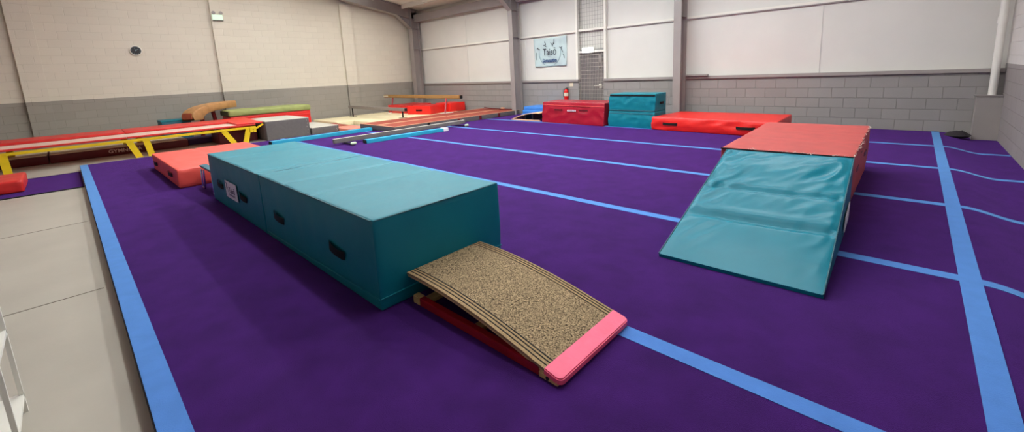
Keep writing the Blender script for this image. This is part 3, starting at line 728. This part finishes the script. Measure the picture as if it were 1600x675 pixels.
for (cx, cz), st in figs:
    fig_strokes((cx, yo, cz), R3, U3, 0.10, st, Mt['ink'], t, 'gymnast_print', 0.22)
mb = MB(); mb.tube([(0.48*math.cos(a), yo+0.004, -0.02+0.46*math.sin(a)) for a in [math.pi*(0.95+1.1*i/30) for i in range(31)]], 0.008, 5)
mb.build('ring_print', Mt['inkgrey'], t)

t = thing('wall_clock', 'round black wall clock with white rim on the cream left wall', 'clock', (XL, 1.82, 2.76))
MB().lathe([(0.145, 0.0), (0.15, 0.03), (0.14, 0.045), (0.128, 0.045), (0.125, 0.03)], n=36, axis='x').build('rim', Mt['white'], t, True)
MB().lathe([(0.128, 0.028), (0.128, 0.038)], n=36, axis='x').build('face', Mt['blackgloss'], t)
for i in range(12):
    a = 2*math.pi*i/12; mb = MB(); mb.bar((0.040, 0.095*math.sin(a), 0.095*math.cos(a)), (0.040, 0.112*math.sin(a), 0.112*math.cos(a)), 0.008, 0.003, (1, 0, 0)); mb.build('hour_mark', Mt['inkgrey'], t)
MB().bar((0.043, 0, 0), (0.043, 0.05, 0.04), 0.010, 0.003, (1, 0, 0)).bar((0.043, 0, 0), (0.043, -0.03, 0.09), 0.007, 0.003, (1, 0, 0)).lathe([(0.012, 0.04), (0.012, 0.046)], n=12, axis='x').build('hands', Mt['inkgrey'], t)

t = thing('emergency_lamp', 'twin-head emergency lamp on the cream pier of the left wall', 'emergency lamp', (XL+0.12, 4.07, 3.88))
MB().box(0, 0.07, -0.15, 0.15, -0.10, 0.08).build('housing', Mt['em'], t, bevel=0.01)
MB().box(0, 0.075, -0.14, 0.16, -0.115, -0.10).build('base_strip', Mt['blackgloss'], t)
for y in (-0.10, 0.11):
    MB().lathe([(0.02, 0.0), (0.055, 0.05), (0.058, 0.07), (0.05, 0.072)], (0.0, y, 0.135), 16, 'x').build('lamp_head', Mt['grey'], t, True)

tag(MB().lathe([(0.05, 0), (0.16, 0.02), (0.20, 0.05), (0.15, 0.10), (0.06, 0.13)], (0, 0, 0), 14).build('cloth_bundle', Mt['darkcloth'], None, True), 'dark crumpled bag lying on the carpet edge against the corner boxing', 'bag').location = (0.70, 11.55, -0.06)
o = bpy.data.objects['cloth_bundle']; o.scale = (0.9, 0.6, 1.1)
for vtx in o.data.vertices:
    vtx.co *= 1+0.35*noise.noise(vtx.co*12)

# ================================================================== low beams on the floor
def low_beam(x0, y0, x1, y1, w, h, m, name, label, caps):
    a = Vector((x0, y0, 0)); b = Vector((x1, y1, 0)); L = (b-a).length; rz = math.atan2(b.y-a.y, b.x-a.x)
    t = thing(name, label, 'balance beam', (x0, y0, 0), rz)
    hw = w/2
    mb = MB().prism([(-hw, 0), (hw, 0), (hw*0.9, h), (-hw*0.9, h)], 'x', 0.0, L)
    mb.build('beam_cover', m, t, False, 0.008)
    for c in caps:
        xx = -0.012 if c == 0 else L
        MB().prism([(-hw*0.92, 0.004), (hw*0.92, 0.004), (hw*0.84, h*0.93), (-hw*0.84, h*0.93)], 'x', xx, xx+0.012).build('end_cap', Mt['black'], t)
    return t, L
low_beam(-12.06, 3.50, -12.22, 6.36, 0.22, 0.095, Mt['aqua'], 'floor_beam', 'low aqua floor beam lying beyond the teal blocks, beside the grey soft steps', (0, 1))
t, L = low_beam(-9.88, 4.96, -9.80, 7.42, 0.20, 0.09, Mt['aqua'], 'floor_beam', 'low aqua floor beam with a white end sleeve, in front of the grey beam', (0,))
MB().prism([(-0.105, 0), (0.105, 0), (0.095, 0.095), (-0.095, 0.095)], 'x', L-0.16, L+0.004).build('end_sleeve', Mt['paper'], t, False, 0.004)
a = Vector((-10.30, 4.36, 0)); b = Vector((-10.36, 8.56, 0)); rz = math.atan2(b.y-a.y, b.x-a.x); L = (b-a).length
t = thing('balance_beam', 'long low grey practice beam on small pale green wheels', 'balance beam', a, rz)
MB().box(0, L, -0.05, 0.05, 0.045, 0.155).build('beam', Mt['beamcloth'], t, bevel=0.012)
MB().box(0.005, L-0.005, -0.04, 0.04, 0.155, 0.158).build('top_strip', Mt['greytop'], t)
for x in (0.28, L-0.30):
    sp_ = MB().box(x-0.03, x+0.03, -0.46, 0.12, 0.02, 0.045).build('cross_foot', Mt['blackgloss'], t, bevel=0.005)
    for y in (-0.46,):
        MB().tube([(x-0.07, y, 0.045), (x-0.05, y, 0.05), (x+0.05, y, 0.05), (x+0.07, y, 0.045)], [0.022, 0.036, 0.036, 0.022], 14).build('wheel', Mt['palegreen'], sp_, True)

# ================================================================== tumbling runway, steps, cream mats
t = thing('tumble_runway', 'long terracotta tumbling runway with beige tape line and grey sides', 'tumbling runway', (-13.0, 6.42, 0))
xs0, xs1, Ly, hh = 0.0, 2.08, 5.35, 0.165
soft_box('side_cover', (xs1-xs0, Ly, hh-0.014), Mt['greyvinyl'], t, 0.012, 0.1, 0.004, 6)
for i in range(3):
    ya = Ly*i/3; MB().box(xs0+0.01, xs1-0.01, ya+0.008, Ly*(i+1)/3-0.008, hh-0.022, hh).build('carpet_panel', Mt['brown'], t, bevel=0.003)
MB().box(0.97, 1.05, 0.02, Ly*0.5, hh, hh+0.002).box(1.05, 1.13, Ly*0.5, Ly-0.05, hh, hh+0.002).build('tape_line', Mt['tape'], t)
MB().box(xs1-0.035, xs1+0.003, 0.0, Ly, hh-0.002, hh+0.003).box(xs0-0.003, xs1, -0.003, 0.03, hh-0.002, hh+0.003).box(xs0-0.003, xs0+0.03, 0, Ly, hh-0.002, hh+0.003).build('edge_tape', Mt['tape'], t)
for y in (1.15, 2.35, 3.30, 4.20): MB().box(xs1-0.002, xs1+0.012, y, y+0.09, 0.01, 0.15).build('strap', Mt['maroon'] if y > 2 else Mt['black'], t)

def steps(name, label, x0, x1, y0, y1, z0, h, top):
    t = thing(name, label, 'soft step', (x0, y0, z0), 0)
    soft_box('block', (x1-x0, y1-y0, h-0.012), Mt['greyvinyl'], t, 0.012, 0.07, 0.003, 5)
    soft_box('top_pad', (x1-x0-0.004, y1-y0-0.004, 0.016), top, t, 0.006, 0.09, 0.001, base=(0.002, 0.002, h-0.016))
    for i in range(5):
        mb = MB(); mb.lathe([(0.0012, 0.0), (0.009, 0.0), (0.009, 0.004)], (x1-x0+0.002, y1-y0-0.08+0.02*(i % 2), h*0.18+h*0.17*i), 8, 'x')
        mb.build('stud', Mt['galv'], t)
    return t
steps('soft_step', 'taller grey block with pale top at the near end of the grey soft steps', -15.7, -13.85, 3.96, 5.19, ZF, 0.575, Mt['greytop'])
steps('soft_step', 'lower grey block with pale top, between the taller grey block and the cream mats', -15.8, -13.80, 5.22, 6.08, ZF, 0.235, Mt['greytop'])

mats = [(-15.35, -13.08, 7.35, 9.30), (-17.55, -15.40, 6.75, 9.30), (-15.35, -13.08, 9.38, 11.3), (-17.55, -15.42, 9.36, 11.3)]
for i, (xa, xb, ya, yb) in enumerate(mats):
    o = soft_box('landing_mat', (xb-xa, yb-ya, 0.16), Mt['creamvinyl'], None, 0.015, 0.15, 0.006, 2, seed=i*2.1)
    o.location = (xa, ya, ZF)
    tag(o, ('cream landing mat beside the runway, nearest the salmon carpeted mat', 'cream landing mat against the left wall, nearest the grey steps',
            'cream landing mat beside the runway, under the front red crash mat', 'cream landing mat in the far left corner against the wall')[i], 'landing mat', 'cream landing mats along the left wall')
t = thing('carpeted_mat', 'salmon carpeted mat lying between the grey steps and the runway', 'mat', (-15.6, 6.10, ZF))
soft_box('base', (2.55, 0.62, 0.12), Mt['salmon'], t, 0.01, 0.1, 0.003)
MB().box(1.42, 1.47, 0.01, 0.61, 0.12, 0.124).build('tape_line', Mt['tape'], t)
MB().box(0.0, 1.40, 0.01, 0.61, 0.118, 0.123).build('carpet_panel', Mt['brown'], t)

# red crash mats beyond, on the cream mats
def crash(x, y, z, rz, sx, sy, h, m, label, hx=None):
    t = thing('crash_mat', label, 'crash mat', (x, y, z), rz)
    soft_box('cover', (sx, sy, h), m, t, 0.02, 0.06, 0.006, 4, seed=x)
    if hx is not None: strap('handle', (hx, -0.006, h*0.5), (hx+0.3, -0.006, h*0.5), (0, -1, 0), t, 0.06, 0.02)
    return t
crash(-15.17, 9.58, 0.06, math.radians(18), 1.15, 0.98, 0.35, Mt['brightred'], 'bright red crash mat with one black handle under the tan balance beam', 0.45)
crash(-16.95, 9.75, 0.06, math.radians(4), 1.3, 1.35, 0.34, Mt['red'], 'red crash mat in the far left corner behind the one with the handle')
crash(-15.1, 10.95, 0.06, math.radians(3), 0.95, 0.85, 0.36, Mt['brightred'], 'small red crash mat against the far wall beside the runway')

# grey beam on black posts across the cream mats
a = Vector((-12.95, 8.22, 0)); b = Vector((-17.45, 8.22, 0))
t = thing('balance_beam', 'grey beam on two short black posts standing over the cream mats', 'balance beam', (-12.95, 8.12, 0))
MB().bar((0.0, 0, 0.455), (-4.35, 0.05, 0.455), 0.10, 0.115).build('beam', Mt['greybeam'], t, bevel=0.012)
MB().bar((0.004, 0, 0.455), (-0.004+0.01, 0, 0.455), 0.102, 0.097).build('end_cap', Mt['blackgloss'], t)
for x, zb in ((-0.22, 0.165), (-4.0, 0.06)):
    MB().tube([(x, 0, zb), (x, 0, 0.41)], 0.028, 12).box(x-0.06, x+0.06, -0.14, 0.14, zb, zb+0.012).build('post', Mt['blackgloss'], t)

# tan balance beam on red legs
t = thing('balance_beam', 'tan suede balance beam on red metal legs above the red crash mats', 'balance beam', (-12.35, 10.0, 0))
z1, z2 = 0.765, 0.765
MB().bar((0.10, 0.05, 0.765), (-5.15, -0.05, 0.775), 0.12, 0.13).build('beam', Mt['tanbeam'], t, bevel=0.02)
MB().bar((0.13, 0.05, 0.765), (0.098, 0.05, 0.765), 0.122, 0.117).build('end_cap', Mt['black'], t, bevel=0.01)
MB().bar((-4.75, -0.115, 0.775), (-5.14, -0.115, 0.775), 0.004, 0.06).build('label', Mt['beige'], t)
for x, zb in ((-0.62, 0.165), (-4.45, 0.06)):
    lg = MB().bar((x-0.10, 0.0, 0.71), (x+0.10, -0.25, zb), 0.05, 0.06).build('leg', Mt['redpaint'], t, bevel=0.005)
    MB().bar((x+0.10, -0.45, zb+0.012), (x+0.10, 0.12, zb+0.012), 0.05, 0.024).build('foot', Mt['white'], lg)

# dark red bar and block at the runway's far end
t = thing('floor_rail', 'thin dark red rail lying across the far end of the runway', 'rail', (-12.7, 11.6, 0.165))
MB().bar((0, 0, 0.06), (0.45, 0, 0.025), 0.05, 0.03).bar((0.45, 0, 0.025), (1.6, 0, 0.022), 0.05, 0.03).build('rail', Mt['maroon'], t)
MB().box(0.98, 1.12, -0.05, 0.05, 0.035, 0.085).build('block', Mt['tape'], t, bevel=0.005)

# ================================================================== long trampoline track
t = thing('trampoline_track', 'long tumbling trampoline with red pads and yellow steel frame along the left wall', 'trampoline', (-14.0, -1.0, ZF))
def TL(x, y, z): return (x+14.0, y+1.0, z-ZF)
y0, y1 = -4.2, 3.75
# frame rails
MB().bar(TL(-14.03, y0, 0.333), TL(-14.03, y1, 0.335), 0.05, 0.066).build('side_rail', Mt['yellow'], t, bevel=0.008)
MB().bar(TL(-15.75, y0, 0.333), TL(-15.75, y1, 0.335), 0.05, 0.066).build('side_rail', Mt['yellow'], t, bevel=0.008)
MB().bar(TL(-14.0, y1-0.05, 0.33), TL(-15.75, y1-0.05, 0.33), 0.06, 0.06).build('end_rail', Mt['yellow'], t, bevel=0.008)
def leg(ya, yb, xx):
    mb = MB(); mb.bar(TL(xx, ya, 0.315), TL(xx, yb, ZF+0.012), 0.03, 0.13, (0, 1, 0.2))
    mb.box(*[c for c in (xx+14.0-0.05, xx+14.0+0.03, yb+1-0.07, yb+1+0.07, 0.0, 0.015)])
    return mb.build('leg', Mt['yellow'], t)
for xx in (-14.03, -15.75):
    leg(0.98, 1.12, xx); leg(1.30, 1.36, xx)
    leg(2.95, 3.18, xx); leg(3.56, 3.44, xx)
    leg(-1.36, -1.25, xx); leg(-1.02, -1.0, xx)
MB().bar(TL(-13.99, 3.66, 0.20), TL(-13.99, 3.66, 0.34), 0.02, 0.16, (0, 1, 0)).bar(TL(-13.99, 3.68, 0.27), TL(-13.97, 3.93, 0.41), 0.02, 0.05).build('end_bracket', Mt['yellow'], t, bevel=0.003)
for z in (0.23, 0.28):
    mb = MB(); mb.lathe([(0.001, 0.012), (0.014, 0.012), (0.014, 0.016)], TL(-13.99, 3.66, z), 8, 'x')
    mb.build('bolt', Mt['blackgloss'], t)
# bed and pads
MB().box(-1.00, -0.05, y0+1.3, 3.3+1, 0.535, 0.542).build('bed', Mt['bed'], t)
for (ya, yb, sd) in ((y0, 0.95, 1), (0.96, y1, 2)):
    soft_box('side_pad', (0.06, yb-ya, 0.046), Mt['red'], t, 0.014, 0.1, 0.003, 3, base=(-0.06, ya+1, 0.494), seed=sd)
for (ya, yb, sd) in ((y0, 0.99, 3), (1.0, 3.3, 4)):
    bt = [(-1.76, ya+1, 0.55), (-1.0, ya+1, 0.54), (-1.0, yb+1, 0.54), (-1.76, yb+1, 0.55)]
    tp = [(p[0], p[1], 0.632 if i in (0, 3) else 0.603) for i, p in enumerate(bt)]
    soft_box('side_pad', (0.76, yb-ya, 0.07), Mt['red'], t, 0.015, 0.1, 0.005, 3, None, hexwarp(bt, tp), seed=sd)
bt = [(-1.76, 4.28, 0.55), (-0.0, 4.28, 0.545), (-0.0, 4.93, 0.545), (-1.76, 4.93, 0.55)]
tp = [(p[0], p[1], 0.635 if i in (0, 3) else 0.575) for i, p in enumerate(bt)]
soft_box('end_pad', (1.76, 0.65, 0.045), Mt['brightred'], t, 0.012, 0.08, 0.006, 3, None, hexwarp(bt, tp), seed=5)

# maroon / cream landing mats under and behind it
GY = (1.15, 2.45)
for (ya, yb, lab) in ((-4.2, -0.42, 'maroon-sided cream-topped mat under the trampoline, at the left edge of the view'), (-0.40, 2.30, 'maroon-sided mat with white lettering and cream top under the trampoline')):
    t = thing('landing_mat', lab, 'landing mat', (-16.75, ya, ZF), 0, 'maroon landing mats under the trampoline')
    soft_box('side_cover', (1.60, yb-ya, 0.20), Mt['maroon'], t, 0.015, 0.1, 0.004, 4, seed=ya)
    MB().box(0.01, 1.59, 0.01, yb-ya-0.01, 0.197, 0.212).build('top_panel', Mt['creamvinyl'], t, bevel=0.003)
text_mesh('mat_lettering', 'GYMNOVA', 0.125, Mt['white_text'], t, frame_mat((1.612, 1.36, 0.115), (0, 1, 0), (0, 0, 1)), 0.002, 0.66, 0.003)

o = soft_box('crash_mat', (0.72, 1.0, 0.16), Mt['purplemat'], None, 0.02, 0.08, 0.006, 4); o.location = (-16.15, 2.34, ZF)
tag(o, 'dark purple mat in the shade under the end of the trampoline', 'mat')
o = soft_box('crash_mat', (0.9, 0.98, 0.34), Mt['maroon'], None, 0.03, 0.06, 0.01, 4); o.location = (-15.35, 2.9, ZF)
tag(o, 'dark maroon mat pushed under the raised end of the trampoline', 'mat')

# small red block in the left foreground of the track
o = soft_box('crash_mat', (1.15, 1.6, 0.21), Mt['red'], None, 0.035, 0.04, 0.008, 6, seed=3.3); o.location = (-12.30, -2.26, ZF+0.014)
tag(o, 'small red padded block on the purple runner at the left edge', 'padded block')

# blue block behind the track
t = thing('foam_block', 'small blue-teal foam block behind the trampoline beside the vaulting horse', 'foam block', (-17.55, 1.98, ZF))
soft_box('cover', (0.75, 0.74, 0.64), Mt['navyteal'], t, 0.015, 0.07, 0.003)
soft_box('top_pad', (0.77, 0.76, 0.04), Mt['teal'], t, 0.01, 0.07, 0.003, base=(-0.01, -0.01, 0.64))

# vaulting horse: bent leather body on dark red A-legs
ax_ = Vector((-0.52, 0.855, 0)).normalized()
t = thing('vaulting_horse', 'tan leather vaulting horse with one drooping end on dark red legs', 'vaulting horse', (-16.45, 2.60, ZF), math.atan2(ax_.y, ax_.x))
prof_top = [(-0.02, 0.72), (-0.03, 0.80), (0.0, 0.87), (0.08, 0.945), (0.22, 1.01), (0.42, 1.065), (0.70, 1.11), (1.05, 1.14), (1.42, 1.15), (1.60, 1.15)]
prof_bot = [(0.0, 0.645), (0.12, 0.63), (0.29, 0.63), (0.33, 0.65), (0.36, 0.73), (0.48, 0.81), (0.72, 0.865), (1.05, 0.90), (1.42, 0.92), (1.60, 0.925)]
v = []; f = []; hw = 0.23; NS = 20
for (pt, pb) in zip(prof_top, prof_bot):
    T = Vector((pt[0], 0, pt[1])); Bm = Vector((pb[0], 0, pb[1])); C = (T+Bm)/2; e = (T-Bm)/2
    for k in range(NS):
        a = 2*math.pi*k/NS; c, s = math.cos(a), math.sin(a)
        cc = math.copysign(abs(c)**0.22, c); ss = math.copysign(abs(s)**0.22, s)
        v.append(C + e*ss + Vector((0, hw*cc, 0)))
for i in range(len(prof_top)-1):
    for k in range(NS): f.append((i*NS+k, i*NS+(k+1) % NS, (i+1)*NS+(k+1) % NS, (i+1)*NS+k))
f.append(tuple((len(prof_top)-1)*NS+k for k in range(NS)))
bdy = MB().add(v, f).build('body', Mt['leather'], t, True)
cap_ = MB().box(-0.045, 0.01, -0.19, 0.19, 0.675, 0.87).build('end_panel', Mt['leatherend'], t, False, 0.024)
rem_ = MB().add([p + Vector((-0.012, 0, 0)) for p in v[:NS]] + [p*1 + Vector((0.005, 0, 0)) for p in v[:NS]], [tuple(range(NS))[::-1]] + [(k, (k+1) % NS, NS+(k+1) % NS, NS+k) for k in range(NS)]).build('end_panel', Mt['leather'], t, False, 0.004)
bpy.data.objects.remove(rem_)
for (xt, xb) in ((0.50, 0.38), (0.86, 1.0)):
    lg = MB().bar((xt, 0.0, 0.93), (xb, 0.0, 0.03), 0.10, 0.07, (0, 1, 0)).build('leg', Mt['darkred'], t, bevel=0.006)
    MB().bar((xb, -0.28, 0.025), (xb, 0.28, 0.025), 0.07, 0.05).build('foot_bar', Mt['darkred'], lg)
for x in (0.62, 0.70, 0.78, 0.90, 1.05):
    mb = MB(); mb.bar((x, -0.15, 0.945), (x+0.02, -0.16, 0.895), 0.014, 0.006); mb.build('lacing', Mt['black'], t)

# green beam mat on red block
t = thing('crash_mat', 'deep red mat carrying the olive green padded top, by the left wall', 'crash mat', (-17.05, 3.62, ZF))
soft_box('cover', (1.0, 2.48, 0.66), Mt['brightred'], t, 0.02, 0.07, 0.008, 4)
MB().tube([(1.008, 0.02, 0.50), (1.012, 1.2, 0.50), (1.008, 2.46, 0.55)], 0.01, 6).build('seam', Mt['coral'], t, True)
o = soft_box('padded_cover', (1.08, 2.55, 0.20), Mt['green'], None, 0.06, 0.06, 0.012, 4); o.location = (-17.08, 3.58, 0.565)
tag(o, 'olive green padded mat lying on the deep red mat by the left wall', 'mat')
MB().box(0.06, 1.02, -0.012, 0.0, 0.02, 0.17).build('end_panel', Mt['darkgreen'], o)
o = soft_box('crash_mat', (1.35, 1.2, 0.10), Mt['salmon'], None, 0.02, 0.08, 0.006, 4); o.location = (-15.95, 5.0, 0.0)
bpy.data.objects.remove(o)

# white shelving, bottom left corner
t = thing('shelving_rack', 'white open shelving rack on the bare floor at the bottom left corner', 'shelf', (-3.34, -0.385, ZF))
for (x, y) in ((0, 0), (0.40, 0), (0, -0.75), (0.40, -0.75)):
    MB().box(x-0.009, x+0.009, y-0.009, y+0.009, 0, 0.95).build('post', Mt['white'], t)
for z in (0.085, 0.46, 0.92):
    MB().box(-0.009, 0.409, -0.759, 0.009, z, z+0.02).build('shelf', Mt['white'], t)
